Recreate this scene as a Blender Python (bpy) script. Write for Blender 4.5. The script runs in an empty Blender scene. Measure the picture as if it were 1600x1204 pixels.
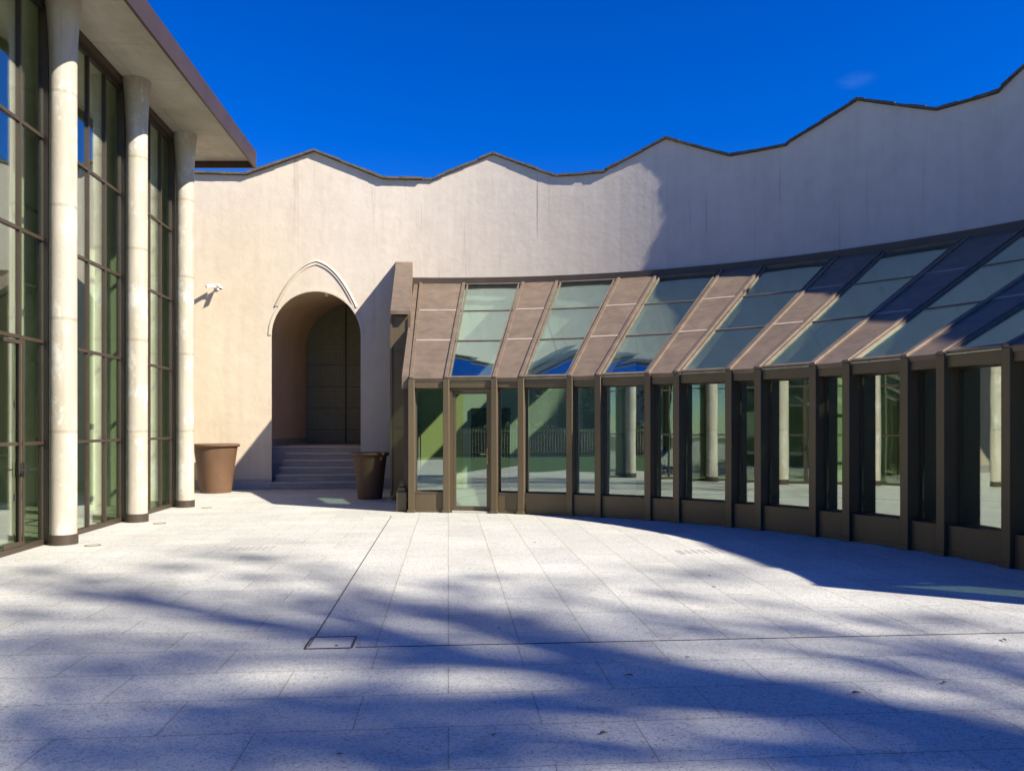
import bpy, math, random
import numpy as np
from mathutils import Vector

R = math.radians
S = 1.55                                   # eye height in metres: the plan below is laid out in eye heights
F = 1200.0                                 # focal length in photo pixels (1600 wide)
sc = bpy.context.scene
col = sc.collection

# ------------------------------------------------------------------ camera
cam = bpy.data.cameras.new('camera'); cam.lens = 27.0; cam.sensor_width = 36.0
cam.shift_y = 66.0 / 1600.0
cam.clip_start = 0.05; cam.clip_end = 2000
camo = bpy.data.objects.new('camera', cam); col.objects.link(camo)
camo.location = (0, 0, S); camo.rotation_euler = (R(90), 0, 0)
sc.camera = camo

# ------------------------------------------------------------------ sun and sky
SUNV = Vector((1.872, -0.982, 1.655)).normalized()      # towards the sun
sun = bpy.data.lights.new('sun', 'SUN'); sun.energy = 5.0; sun.angle = R(0.7); sun.color = (1.0, 0.935, 0.80)
suno = bpy.data.objects.new('sun', sun); col.objects.link(suno)
suno.rotation_euler = SUNV.to_track_quat('Z', 'Y').to_euler()
w = bpy.data.worlds.new('World'); sc.world = w; w.use_nodes = True
wn = w.node_tree.nodes; wl = w.node_tree.links
bg = wn['Background']
sky = wn.new('ShaderNodeTexSky'); sky.sky_type = 'NISHITA'; sky.sun_disc = False
sky.sun_elevation = math.asin(SUNV.z); sky.sun_rotation = math.atan2(SUNV.x, SUNV.y)
sky.air_density = 1.0; sky.dust_density = 0.0; sky.ozone_density = 5.0; sky.altitude = 1200
hs = wn.new('ShaderNodeHueSaturation'); hs.inputs['Hue'].default_value = 0.523
hs.inputs['Saturation'].default_value = 1.36; hs.inputs['Value'].default_value = 1.0
wl.new(sky.outputs[0], hs.inputs['Color']); wl.new(hs.outputs[0], bg.inputs['Color'])
# one faint wisp of cloud, upper right
geo = wn.new('ShaderNodeTexCoord'); nrmz = wn.new('ShaderNodeVectorMath'); nrmz.operation = 'NORMALIZE'; wl.new(geo.outputs['Generated'], nrmz.inputs[0])
sub = wn.new('ShaderNodeVectorMath'); sub.operation = 'SUBTRACT'; wl.new(nrmz.outputs[0], sub.inputs[0])
sub.inputs[1].default_value = Vector((0.448, 1.0, 0.452)).normalized()
scl = wn.new('ShaderNodeVectorMath'); scl.operation = 'MULTIPLY'; scl.inputs[1].default_value = (48, 48, 120); wl.new(sub.outputs[0], scl.inputs[0])
lng = wn.new('ShaderNodeVectorMath'); lng.operation = 'LENGTH'; wl.new(scl.outputs[0], lng.inputs[0])
fall = wn.new('ShaderNodeMapRange'); fall.interpolation_type = 'SMOOTHSTEP'; fall.inputs[1].default_value = 0.1; fall.inputs[2].default_value = 1.3; fall.inputs[3].default_value = 0.035; fall.inputs[4].default_value = 0.0
wl.new(lng.outputs['Value'], fall.inputs[0])
cn = wn.new('ShaderNodeTexNoise'); cn.inputs['Scale'].default_value = 2.2; cn.inputs['Detail'].default_value = 6; wl.new(scl.outputs[0], cn.inputs['Vector'])
cmul = wn.new('ShaderNodeMath'); cmul.operation = 'MULTIPLY'; wl.new(fall.outputs[0], cmul.inputs[0]); wl.new(cn.outputs['Fac'], cmul.inputs[1])
cmx = wn.new('ShaderNodeMix'); cmx.data_type = 'RGBA'; wl.new(cmul.outputs[0], cmx.inputs[0]); wl.new(hs.outputs[0], cmx.inputs[6]); cmx.inputs[7].default_value = (5, 8, 9, 1)
wl.new(cmx.outputs[2], bg.inputs['Color'])
bg.inputs['Strength'].default_value = 0.093
sc.view_settings.view_transform = 'Standard'; sc.view_settings.look = 'None'
sc.view_settings.exposure = 1.05; sc.view_settings.gamma = 1.0
sc.render.engine = 'CYCLES'
sc.cycles.max_bounces = 12; sc.cycles.transparent_max_bounces = 24; sc.cycles.glossy_bounces = 6
sc.cycles.caustics_reflective = False; sc.cycles.caustics_refractive = False
sc.cycles.sample_clamp_indirect = 6.0

# ------------------------------------------------------------------ materials
def mat(name):
    m = bpy.data.materials.new(name); m.use_nodes = True
    nt = m.node_tree; return m, nt, nt.nodes['Principled BSDF']
def N(nt, t, **kw):
    n = nt.nodes.new('ShaderNode' + t)
    for k, v in kw.items():
        if k in n.inputs: n.inputs[k].default_value = v
        else: setattr(n, k, v)
    return n
def ramp(nt, src, stops):
    r = nt.nodes.new('ShaderNodeValToRGB'); e = r.color_ramp.elements
    while len(e) < len(stops): e.new(0.5)
    for k, (p, c) in enumerate(stops):
        e[k].position = p; e[k].color = (*c, 1) if len(c) == 3 else c
    nt.links.new(src, r.inputs['Fac']); return r
def mixc(nt, a, b, fac, blend='MIX'):
    m = nt.nodes.new('ShaderNodeMix'); m.data_type = 'RGBA'; m.blend_type = blend
    for k, v in ((6, a), (7, b), (0, fac)):
        if hasattr(v, 'is_output'): nt.links.new(v, m.inputs[k])
        else: m.inputs[k].default_value = v
    return m.outputs[2]
def coords(nt, scale=(1, 1, 1), rot=(0, 0, 0)):
    tc = nt.nodes.new('ShaderNodeTexCoord'); mp = nt.nodes.new('ShaderNodeMapping')
    mp.inputs['Scale'].default_value = scale; mp.inputs['Rotation'].default_value = rot
    nt.links.new(tc.outputs['Object'], mp.inputs['Vector']); return mp.outputs[0]
def noise(nt, vec, scale, detail=6, rough=0.6):
    n = nt.nodes.new('ShaderNodeTexNoise'); n.inputs['Scale'].default_value = scale
    n.inputs['Detail'].default_value = detail; n.inputs['Roughness'].default_value = rough
    nt.links.new(vec, n.inputs['Vector']); return n.outputs['Fac']
def bump(nt, bsdf, h, strength, dist=0.01):
    b = nt.nodes.new('ShaderNodeBump'); b.inputs['Strength'].default_value = strength; b.inputs['Distance'].default_value = dist
    nt.links.new(h, b.inputs['Height']); nt.links.new(b.outputs[0], bsdf.inputs['Normal'])

def noisy(name, c1, c2, scale=3, rough=0.8, metal=0.0, stretch=(1, 1, 1), bs=0.2, bscale=40, bdist=0.005, speck=0.0):
    m, nt, b = mat(name)
    v = coords(nt, stretch)
    r = ramp(nt, noise(nt, v, scale), [(0.3, c1), (0.7, c2)])
    out = r.outputs[0]
    v2 = coords(nt)
    if speck:
        r2 = ramp(nt, noise(nt, v2, bscale * 2, 2), [(0.3, (1 - speck,) * 3), (0.6, (1,) * 3)])
        out = mixc(nt, out, r2.outputs[0], 1.0, 'MULTIPLY')
    nt.links.new(out, b.inputs['Base Color'])
    b.inputs['Roughness'].default_value = rough; b.inputs['Metallic'].default_value = metal
    if bs: bump(nt, b, noise(nt, v2, bscale, 5), bs, bdist)
    return m

PLASTER_RUNS = [(3.59, 6.3, 8.1, .022, .75), (3.88, 6.6, 8.2, .012, .5), (7.55, 6.0, 7.2, .016, .5), (7.2, 6.2, 6.9, .012, .4), (-.62, 6.9, 8.1, .02, .3), (.62, 6.4, 7.4, .014, .3), (-5.6, 6.5, 8.0, .02, .25)]
def plaster():
    m, nt, b = mat('lime_plaster')
    v = coords(nt)
    big = ramp(nt, noise(nt, v, 0.35, 4), [(0.3, (0.61, 0.50, 0.355)), (0.7, (0.65, 0.555, 0.42))])
    # the plaster is pinker above and more yellow below
    sep = nt.nodes.new('ShaderNodeSeparateXYZ'); nt.links.new(v, sep.inputs[0])
    zr = nt.nodes.new('ShaderNodeMapRange'); zr.inputs[1].default_value = 3.5; zr.inputs[2].default_value = 7.0
    nt.links.new(sep.outputs['Z'], zr.inputs[0])
    xr = nt.nodes.new('ShaderNodeMapRange'); xr.inputs[1].default_value = -4.5; xr.inputs[2].default_value = -1.0
    nt.links.new(sep.outputs['X'], xr.inputs[0])
    mx = nt.nodes.new('ShaderNodeMath'); mx.operation = 'MAXIMUM'
    h = nt.nodes.new('ShaderNodeMath'); h.operation = 'MULTIPLY'; h.inputs[1].default_value = 0.55
    nt.links.new(zr.outputs[0], h.inputs[0]); nt.links.new(h.outputs[0], mx.inputs[0]); nt.links.new(xr.outputs[0], mx.inputs[1])
    c = mixc(nt, big.outputs[0], (0.60, 0.53, 0.445, 1), mx.outputs[0])
    fine = ramp(nt, noise(nt, v, 2.6, 9, 0.7), [(0.25, (0.90, 0.89, 0.88)), (0.75, (1.05, 1.05, 1.05))])
    c = mixc(nt, c, fine.outputs[0], 1.0, 'MULTIPLY')
    vs = coords(nt, (1.1, 1.1, 0.10))
    st = ramp(nt, noise(nt, vs, 3.2, 8, 0.65), [(0.40, (0.86, 0.855, 0.85)), (0.56, (1, 1, 1))])
    c = mixc(nt, c, st.outputs[0], 0.38, 'MULTIPLY')
    vt = coords(nt, (6.0, 6.0, 0.16))
    st2 = ramp(nt, noise(nt, vt, 1.2, 4, 0.5), [(0.27, (0.72, 0.69, 0.66)), (0.35, (1, 1, 1))])
    c = mixc(nt, c, st2.outputs[0], 0.6, 'MULTIPLY')
    for (x0, z0, z1, wd, k_) in PLASTER_RUNS:
        def mth(op, a_, b_=None):
            n = nt.nodes.new('ShaderNodeMath'); n.operation = op; n.use_clamp = False
            for q, vv in ((0, a_), (1, b_)):
                if vv is None: continue
                if hasattr(vv, 'is_output'): nt.links.new(vv, n.inputs[q])
                else: n.inputs[q].default_value = vv
            return n.outputs[0]
        wav = mth('MULTIPLY', mth('SUBTRACT', noise(nt, v, 2.5, 3), .5), .05)
        dx = mth('ABSOLUTE', mth('SUBTRACT', mth('ADD', sep.outputs['X'], wav), x0))
        fx = mth('MAXIMUM', mth('SUBTRACT', 1.0, mth('DIVIDE', dx, wd)), 0.0)
        zc_, zh = (z0 + z1)/2, (z1 - z0)/2
        fz = mth('MAXIMUM', mth('SUBTRACT', 1.0, mth('POWER', mth('DIVIDE', mth('ABSOLUTE', mth('SUBTRACT', sep.outputs['Z'], zc_)), zh), 2.0)), 0.0)
        c = mixc(nt, c, (.13, .10, .075, 1), mth('MULTIPLY', mth('MULTIPLY', fx, fz), k_))
    nt.links.new(c, b.inputs['Base Color']); b.inputs['Roughness'].default_value = 0.95
    b.inputs['Specular IOR Level'].default_value = 0.15
    a1 = noise(nt, v, 5.5, 8, 0.6)
    bump(nt, b, a1, 0.22, 0.03)
    return m

def concrete():
    m, nt, b = mat('fair_faced_concrete'); v = coords(nt)
    c0 = ramp(nt, noise(nt, coords(nt, (1, 1, .35)), 2.2, 8, .62), [(.3, (0.37, 0.325, 0.245)), (.7, (0.50, 0.455, 0.37))]).outputs[0]
    pa = ramp(nt, noise(nt, coords(nt, (1, 1, .6)), 3.4, 10, .75), [(.52, (0, 0, 0)), (.60, (1, 1, 1))])
    c = mixc(nt, c0, (0.56, 0.53, 0.46, 1), pa.outputs[0])
    st = ramp(nt, noise(nt, coords(nt, (9, 9, .3)), 1.6, 6, .6), [(.3, (.78, .76, .72)), (.5, (1, 1, 1))])
    c = mixc(nt, c, st.outputs[0], .7, 'MULTIPLY')
    wv = N(nt, 'TexWave'); wv.bands_direction = 'Z'; wv.inputs['Scale'].default_value = .21; wv.inputs['Distortion'].default_value = .12; nt.links.new(v, wv.inputs['Vector'])
    rg_ = ramp(nt, wv.outputs['Fac'], [(0.0, (.72, .70, .66)), (.0012, (.75, .73, .7)), (.003, (1, 1, 1))])
    c = mixc(nt, c, rg_.outputs[0], .8, 'MULTIPLY')
    pit = ramp(nt, noise(nt, v, 55, 3, .5), [(.27, (.6, .58, .54)), (.33, (1, 1, 1))])
    c = mixc(nt, c, pit.outputs[0], .7, 'MULTIPLY')
    nt.links.new(c, b.inputs['Base Color']); b.inputs['Roughness'].default_value = .85
    bump(nt, b, noise(nt, v, 9, 9, .65), .35, .012)
    return m

def soffit():
    m, nt, b = mat('board_marked_concrete'); v = coords(nt, rot=(0, 0, -ALPHA))
    c = ramp(nt, noise(nt, coords(nt, (1.5, .6, 1)), 1.3, 8, .62), [(.3, (0.42, 0.375, 0.30)), (.7, (0.58, 0.53, 0.44))]).outputs[0]
    k = nt.nodes.new('ShaderNodeTexBrick'); nt.links.new(v, k.inputs['Vector'])
    for q, v_ in (('Scale', 1.0), ('Mortar Size', .006), ('Mortar Smooth', .3), ('Brick Width', 2.4), ('Row Height', 1.2)): k.inputs[q].default_value = v_
    k.inputs['Color1'].default_value = (.93, .93, .93, 1); k.inputs['Color2'].default_value = (1.04, 1.04, 1.03, 1); k.inputs['Mortar'].default_value = (.62, .6, .57, 1)
    c = mixc(nt, c, k.outputs['Color'], 1.0, 'MULTIPLY')
    st = ramp(nt, noise(nt, coords(nt), 3.0, 9, .7), [(.3, (.82, .80, .77)), (.5, (1, 1, 1))]); c = mixc(nt, c, st.outputs[0], .8, 'MULTIPLY')
    nt.links.new(c, b.inputs['Base Color']); b.inputs['Roughness'].default_value = .85
    bump(nt, b, noise(nt, coords(nt), 16, 5), .3, .008)
    return m
ALPHA = math.atan(0.083)                    # paving grid runs parallel to the pavilion
def paving():
    m, nt, b = mat('granite_paving')
    tc = nt.nodes.new('ShaderNodeTexCoord'); mp = nt.nodes.new('ShaderNodeMapping')
    mp.inputs['Rotation'].default_value = (0, 0, -ALPHA)
    nt.links.new(tc.outputs['Object'], mp.inputs['Vector'])
    uv = mp.outputs[0]
    sep = nt.nodes.new('ShaderNodeSeparateXYZ'); nt.links.new(uv, sep.inputs[0])
    sw = nt.nodes.new('ShaderNodeCombineXYZ'); nt.links.new(sep.outputs[1], sw.inputs[0]); nt.links.new(sep.outputs[0], sw.inputs[1])
    def brick(vec, wdt, hgt):
        k = nt.nodes.new('ShaderNodeTexBrick'); nt.links.new(vec, k.inputs['Vector'])
        k.inputs['Scale'].default_value = 1.0; k.inputs['Mortar Size'].default_value = 0.0026; k.inputs['Mortar Smooth'].default_value = 0.05
        k.inputs['Brick Width'].default_value = wdt; k.inputs['Row Height'].default_value = hgt
        k.inputs['Color1'].default_value = (0.915, 0.915, 0.92, 1); k.inputs['Color2'].default_value = (1.05, 1.045, 1.03, 1)
        k.inputs['Mortar'].default_value = (0.50, 0.47, 0.42, 1); k.offset = 0.5; k.offset_frequency = 2; k.squash = 1.0
        d = nt.nodes.new('ShaderNodeTexBrick'); nt.links.new(vec, d.inputs['Vector'])
        for q, v_ in (('Scale', 1.0), ('Mortar Size', .022), ('Mortar Smooth', 1.0), ('Brick Width', wdt), ('Row Height', hgt)): d.inputs[q].default_value = v_
        d.offset = 0.5; d.offset_frequency = 2
        d.inputs['Color1'].default_value = d.inputs['Color2'].default_value = (1, 1, 1, 1); d.inputs['Mortar'].default_value = (.94, .93, .91, 1)
        return mixc(nt, k.outputs['Color'], d.outputs['Color'], 1.0, 'MULTIPLY')
    b1 = brick(sw.outputs[0], 1.16, 0.515); b2 = brick(uv, 0.98, 0.50)
    g1 = nt.nodes.new('ShaderNodeMath'); g1.operation = 'GREATER_THAN'; g1.inputs[1].default_value = -0.645 * S; nt.links.new(sep.outputs[0], g1.inputs[0])
    g2 = nt.nodes.new('ShaderNodeMath'); g2.operation = 'GREATER_THAN'; g2.inputs[1].default_value = 3.53 * S; nt.links.new(sep.outputs[1], g2.inputs[0])
    g = nt.nodes.new('ShaderNodeMath'); g.operation = 'MULTIPLY'; nt.links.new(g1.outputs[0], g.inputs[0]); nt.links.new(g2.outputs[0], g.inputs[1])
    joints = mixc(nt, b2, b1, g.outputs[0])
    v = coords(nt)
    vor = nt.nodes.new('ShaderNodeTexVoronoi'); vor.inputs['Scale'].default_value = 105; nt.links.new(v, vor.inputs['Vector'])
    sx = nt.nodes.new('ShaderNodeSeparateColor'); nt.links.new(vor.outputs['Color'], sx.inputs[0])
    grain = ramp(nt, sx.outputs[0], [(0.0, (0.26, 0.26, 0.25)), (0.12, (0.44, 0.435, 0.405)), (0.5, (0.515, 0.51, 0.47)), (1.0, (0.59, 0.585, 0.54))])
    vor2 = nt.nodes.new('ShaderNodeTexVoronoi'); vor2.inputs['Scale'].default_value = 45; nt.links.new(v, vor2.inputs['Vector'])
    sx2 = nt.nodes.new('ShaderNodeSeparateColor'); nt.links.new(vor2.outputs['Color'], sx2.inputs[0])
    grain2 = ramp(nt, sx2.outputs[1], [(0.0, (0.72, 0.72, 0.74)), (0.25, (1, 1, 1))])
    c = mixc(nt, grain.outputs[0], grain2.outputs[0], 0.6, 'MULTIPLY')
    c = mixc(nt, c, joints, 1.0, 'MULTIPLY')
    big = ramp(nt, noise(nt, v, 0.9, 6, 0.6), [(0.3, (0.90, 0.89, 0.875)), (0.7, (1.06, 1.06, 1.06))])
    c = mixc(nt, c, big.outputs[0], 1.0, 'MULTIPLY')
    stn = ramp(nt, noise(nt, v, 2.3, 7, 0.7), [(0.24, (0.70, 0.65, 0.56)), (0.40, (1, 1, 1))])
    c = mixc(nt, c, stn.outputs[0], 0.8, 'MULTIPLY')
    nt.links.new(c, b.inputs['Base Color']); b.inputs['Roughness'].default_value = 0.72
    b.inputs['Specular IOR Level'].default_value = 0.3
    bump(nt, b, sx.outputs[0], 0.08, 0.002)
    return m

def glass(name, tint, base, col_gl=(0.9, 0.97, 0.95), wob=0.35, pw=2.5):
    m, nt, b = mat(name); nt.nodes.remove(b)
    out = nt.nodes['Material Output']
    tr = N(nt, 'BsdfTransparent'); tr.inputs[0].default_value = (*tint, 1)
    gl = N(nt, 'BsdfGlossy'); gl.inputs['Color'].default_value = (*col_gl, 1); gl.inputs['Roughness'].default_value = 0.012
    lw = N(nt, 'LayerWeight'); lw.inputs['Blend'].default_value = 0.5
    p = N(nt, 'Math', operation='POWER'); p.inputs[1].default_value = pw; nt.links.new(lw.outputs['Facing'], p.inputs[0])
    mr = N(nt, 'MapRange'); mr.inputs[3].default_value = base; mr.inputs[4].default_value = 0.82; nt.links.new(p.outputs[0], mr.inputs[0])
    mx = N(nt, 'MixShader'); nt.links.new(mr.outputs[0], mx.inputs[0]); nt.links.new(tr.outputs[0], mx.inputs[1]); nt.links.new(gl.outputs[0], mx.inputs[2])
    nt.links.new(mx.outputs[0], out.inputs[0])
    v = coords(nt)
    bp = N(nt, 'Bump'); bp.inputs['Strength'].default_value = wob; bp.inputs['Distance'].default_value = 0.004
    nt.links.new(noise(nt, v, 1.7, 1, 0.4), bp.inputs['Height']); nt.links.new(bp.outputs[0], gl.inputs['Normal'])
    return m

def door_mat():
    m, nt, b = mat('studded_green_door')
    v = coords(nt)
    r = ramp(nt, noise(nt, v, 6), [(0.3, (0.17, 0.175, 0.115)), (0.7, (0.21, 0.215, 0.145))])
    nt.links.new(r.outputs[0], b.inputs['Base Color']); b.inputs['Roughness'].default_value = 0.55
    return m

M = dict(
    plaster=plaster(), paving=paving(),
    bronze=noisy('bronze_sheet', (0.118, 0.089, 0.049), (0.145, 0.109, 0.060), 2, 0.5, 0.35, (1, 1, .3), 0.05, 30, speck=.05),
    bronze_dark=noisy('dark_bronze_sheet', (0.075, 0.056, 0.038), (0.095, 0.07, 0.046), 2, 0.5, 0.3, (1, 1, .3), 0.04, 30),
    copper=noisy('weathered_copper_sheet', (0.165, 0.120, 0.084), (0.225, 0.166, 0.118), 2.2, 0.58, 0.25, (1, 1, .35), 0.30, 2.6, .03, speck=.22),
    seam=noisy('pale_worn_seam', (0.33, 0.26, 0.205), (0.42, 0.34, 0.27), 6, 0.7, 0.1),
    concrete=concrete(),
    soffit=soffit(),
    fascia=noisy('brown_fascia_sheet', (0.05, 0.031, 0.022), (0.066, 0.041, 0.03), 1.5, 0.5, 0.25),
    frame=noisy('brown_steel_frame', (0.058, 0.042, 0.03), (0.075, 0.054, 0.038), 3, 0.45, 0.25),
    slate=noisy('slate_coping', (0.075, 0.06, 0.045), (0.15, 0.12, 0.085), 7, 0.85, 0, (1, 1, 1), 0.5, 30, .02, speck=.3),
    stone=noisy('blue_grey_stone', (0.33, 0.31, 0.28), (0.44, 0.415, 0.38), 2.5, 0.75, 0, (1, 1, 3), 0.2, 25, speck=.15),
    tread=noisy('pale_worn_stone', (0.45, 0.43, 0.39), (0.55, 0.525, 0.48), 3, 0.7, 0, (1, 1, 3), 0.2, 25, speck=.12),
    terracotta=noisy('rusty_brown_terracotta', (0.098, 0.05, 0.024), (0.145, 0.076, 0.036), 3.2, 0.7, 0, (1, 1, .5), 0.2, 20, speck=.12),
    door=door_mat(), tan=noisy('tan_passage_plaster', (0.66, 0.49, 0.31), (0.74, 0.57, 0.38), 1.2, 0.95, 0, (1, 1, .6), .2, 8, .02), black=noisy('black_metal', (0.012, 0.012, 0.012), (0.018, 0.018, 0.018), 3, 0.5),
    brass=noisy('worn_brass', (0.36, 0.27, 0.12), (0.42, 0.32, 0.15), 5, 0.35, 0.8),
    white=noisy('white_paint', (0.76, 0.76, 0.76), (0.8, 0.8, 0.8), 3, 0.4, 0, bs=0),
    room=noisy('white_room_plaster', (0.66, 0.66, 0.58), (0.72, 0.72, 0.64), 1, 0.9),
    roomfloor=noisy('pale_stone_floor', (0.36, 0.36, 0.34), (0.42, 0.42, 0.40), 2, 0.5),
    panel=noisy('pale_lining_panel', (0.50, 0.55, 0.46), (0.62, 0.67, 0.56), 1.2, 0.8, 0, (3, 3, .3)),
    ochre=noisy('lit_ochre_tone', (0.60, 0.54, 0.24), (0.68, 0.61, 0.29), 1, 0.9),  # lit cream wall as tinted by two panes, put into the colour
    dim=noisy('grey_green_lining', (0.34, 0.39, 0.32), (0.44, 0.49, 0.40), 1.2, 0.8, 0, (3, 3, .3)),
    glass=glass('green_tinted_glass', (0.87, 0.985, 0.86), 0.21, wob=.10, pw=1.5),
    roofglass=glass('green_roof_glass', (0.90, 0.985, 0.945), 0.19, (0.80, 1.0, 0.94), .16, 2.0),
    pavglass=glass('clear_facade_glass', (0.90, 0.97, 0.84), 0.20, (.92, .96, .95), .4),
    bark=noisy('tree_bark', (0.07, 0.055, 0.04), (0.13, 0.105, 0.08), 9, 0.9, 0, (1, 1, .3), 0.5, 30),
    leaf=noisy('green_leaf', (0.06, 0.11, 0.03), (0.11, 0.17, 0.055), 1.4, 0.6, bs=0),
    hedge=noisy('dark_hedge_leaf', (0.035, 0.075, 0.025), (0.075, 0.125, 0.04), 2, 0.6, bs=0),
    lawn=noisy('lawn_turf', (0.04, 0.08, 0.025), (0.07, 0.12, 0.04), 4, 0.9, 0, (1, 1, 1), .5, 60),
    beige=noisy('beige_render', (0.50, 0.42, 0.33), (0.58, 0.49, 0.39), 1, 0.9),
    dryleaf=noisy('dry_brown_leaf', (0.07, 0.045, 0.03), (0.12, 0.075, 0.05), 30, 0.8, bs=0),
    gap=noisy('dark_joint', (0.05, 0.045, 0.04), (0.08, 0.07, 0.06), 20, 0.9, bs=0),
)

# ------------------------------------------------------------------ builders
def V(x, z, y=0.0):                        # plan units (x right, z away, y up, in eye heights) -> world metres
    return Vector((x * S, z * S, y * S))
def wloc(o):
    p = Vector((0, 0, 0))
    while o: p += o.location; o = o.parent
    return p
class MB:
    def __init__(s): s.v = []; s.f = []; s.m = []; s.sm = []
    def face(s, pts, m=0, smooth=False):
        i = len(s.v); s.v += [Vector(p) for p in pts]; s.f.append(tuple(range(i, i + len(pts)))); s.m.append(m); s.sm.append(smooth)
    def hexa(s, a, b, m=0):                # a: four bottom points, b: four top points, same order
        i = len(s.v); s.v += [Vector(p) for p in a] + [Vector(p) for p in b]
        for q in ((3, 2, 1, 0), (4, 5, 6, 7), (0, 1, 5, 4), (1, 2, 6, 5), (2, 3, 7, 6), (3, 0, 4, 7)):
            s.f.append(tuple(i + k for k in q)); s.m.append(m); s.sm.append(False)
    def box(s, c, sx, sy, sz, rz=0.0, m=0):   # c: centre of base
        c = Vector(c); ca, sa = math.cos(rz), math.sin(rz)
        def p(x, y, z): return c + Vector((x * ca - y * sa, x * sa + y * ca, z))
        q = [(-sx/2, -sy/2), (sx/2, -sy/2), (sx/2, sy/2), (-sx/2, sy/2)]
        s.hexa([p(*k, 0) for k in q], [p(*k, sz) for k in q], m)
    def bar(s, a, b, wd, hg, up=Vector((0, 0, 1)), m=0):  # rectangular bar between two points
        a, b, up = Vector(a), Vector(b), Vector(up); d = (b - a).normalized(); r = d.cross(up).normalized(); u = r.cross(d)
        o = [(-wd/2, -hg/2), (wd/2, -hg/2), (wd/2, hg/2), (-wd/2, hg/2)]
        s.hexa([a + r*x + u*y for x, y in o], [b + r*x + u*y for x, y in o], m)
    def grid(s, rows, m=0, smooth=True, close=False):     # rows: lists of points of equal length
        i = len(s.v); n = len(rows[0])
        for r in rows: s.v += [Vector(p) for p in r]
        for a in range(len(rows) - 1):
            for b in range(n if close else n - 1):
                c = (b + 1) % n
                s.f.append((i + a*n + b, i + a*n + c, i + (a+1)*n + c, i + (a+1)*n + b)); s.m.append(m); s.sm.append(smooth)
    def lathe(s, c, prof, n=40, m=0, caps=True):
        c = Vector(c)
        rows = [[c + Vector((r*math.cos(t), r*math.sin(t), z)) for t in [2*math.pi*k/n for k in range(n)]] for r, z in prof]
        s.grid(rows, m, True, True)
        if caps:
            s.face(rows[-1], m); s.face(rows[0][::-1], m)
    def tube(s, pts, rad, n=8, m=0):
        rows = []; pts = [Vector(p) for p in pts]
        for k, p in enumerate(pts):
            d = (pts[min(k+1, len(pts)-1)] - pts[max(k-1, 0)]).normalized()
            up = Vector((0, 0, 1)) if abs(d.z) < .9 else Vector((1, 0, 0)); r = d.cross(up).normalized(); u = r.cross(d)
            rr = rad[k] if hasattr(rad, '__len__') else rad
            rows.append([p + (r*math.cos(t) + u*math.sin(t))*rr for t in [2*math.pi*q/n for q in range(n)]])
        s.grid(rows, m, True, True); s.face(rows[-1], m); s.face(rows[0][::-1], m)
    def build(s, name, mats, parent=None, bevel=0.0, sharp=35):
        o0 = wloc(parent) if parent else Vector((0, 0, 0))
        me = bpy.data.meshes.new(name)
        me.from_pydata([tuple(p - o0) for p in s.v], [], s.f)
        for mm in (mats if isinstance(mats, (list, tuple)) else [mats]): me.materials.append(M[mm])
        me.polygons.foreach_set('material_index', s.m); me.polygons.foreach_set('use_smooth', s.sm)
        me.update()
        try: me.set_sharp_from_angle(angle=R(sharp))
        except Exception: pass
        o = bpy.data.objects.new(name, me); col.objects.link(o)
        if parent: o.parent = parent
        if bevel:
            bv = o.modifiers.new('bevel', 'BEVEL'); bv.width = bevel; bv.segments = 2; bv.limit_method = 'ANGLE'; bv.angle_limit = R(50)
        return o
def tag(o, label=None, cat=None, group=None, kind=None):
    for k, v in (('label', label), ('category', cat), ('group', group), ('kind', kind)):
        if v: o[k] = v
    return o
def empty(name, loc, label=None, cat=None, group=None):
    o = bpy.data.objects.new(name, None); col.objects.link(o); o.location = loc; o.empty_display_size = 0.2
    return tag(o, label, cat, group)

# ------------------------------------------------------------------ ground
g = MB(); g.face([(-150, -160, 0), (150, -160, 0), (150, 150, 0), (-150, 150, 0)])
tag(g.build('paving', 'paving'), kind='structure')
g = MB(); g.face([(-90, -90, .004), (-5.9, -90, .004), (-5.2, 2.6, .004), (-90, 6, .004)])
g.face([(-5.9, -90, .004), (90, -90, .004), (90, -10, .004), (-5.6, -8.5, .004)])
tag(g.build('lawn', 'lawn'), kind='structure')

# ------------------------------------------------------------------ courtyard wall
CW = (-1.10, 3.55); RW = 9.15
phi0 = math.asin((-1.9 - CW[0]) / RW); J = (-1.9, CW[1] + RW * math.cos(phi0)); TL = (1.0, 0.088)
TLn = math.hypot(*TL); TLu = (TL[0] / TLn, TL[1] / TLn)
def W(s, off=0.0):                          # plan point on the wall at arc length s; off>0 goes towards the court
    if s < 0: return (J[0] + TLu[0]*s + TLu[1]*off, J[1] + TLu[1]*s - TLu[0]*off)
    p = phi0 + s / RW; r = RW - off
    return (CW[0] + r*math.sin(p), CW[1] + r*math.cos(p))
SS = np.linspace(-7.0, 15.9, 6000)
XI = np.array([800 + F * W(s)[0] / W(s)[1] if W(s)[1] > 1.5 else 1e5 for s in SS])
def s_at(xi): return float(np.interp(xi, XI, SS))
S_END = RW * (math.atan2(7.95 - CW[0], 2.3 - CW[1]) - phi0)
HV, HP = 5.085, 5.50
keys = [(-7.0, HV), (s_at(386), HV), (s_at(396), HV + .045), (s_at(491), HP), (s_at(598), HV), (s_at(677), HV), (s_at(684), HV + .045), (s_at(770), HP),
        (s_at(868), HV), (s_at(943), HV), (s_at(949), HV + .045), (s_at(1040), HP + .01), (s_at(1140), HV), (s_at(1228), HV), (s_at(1234), HV + .045), (s_at(1340), HP),
        (s_at(1463), HV), (s_at(1560), HV), (s_at(1566), HV + .045)]
b0 = s_at(1340)
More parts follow.
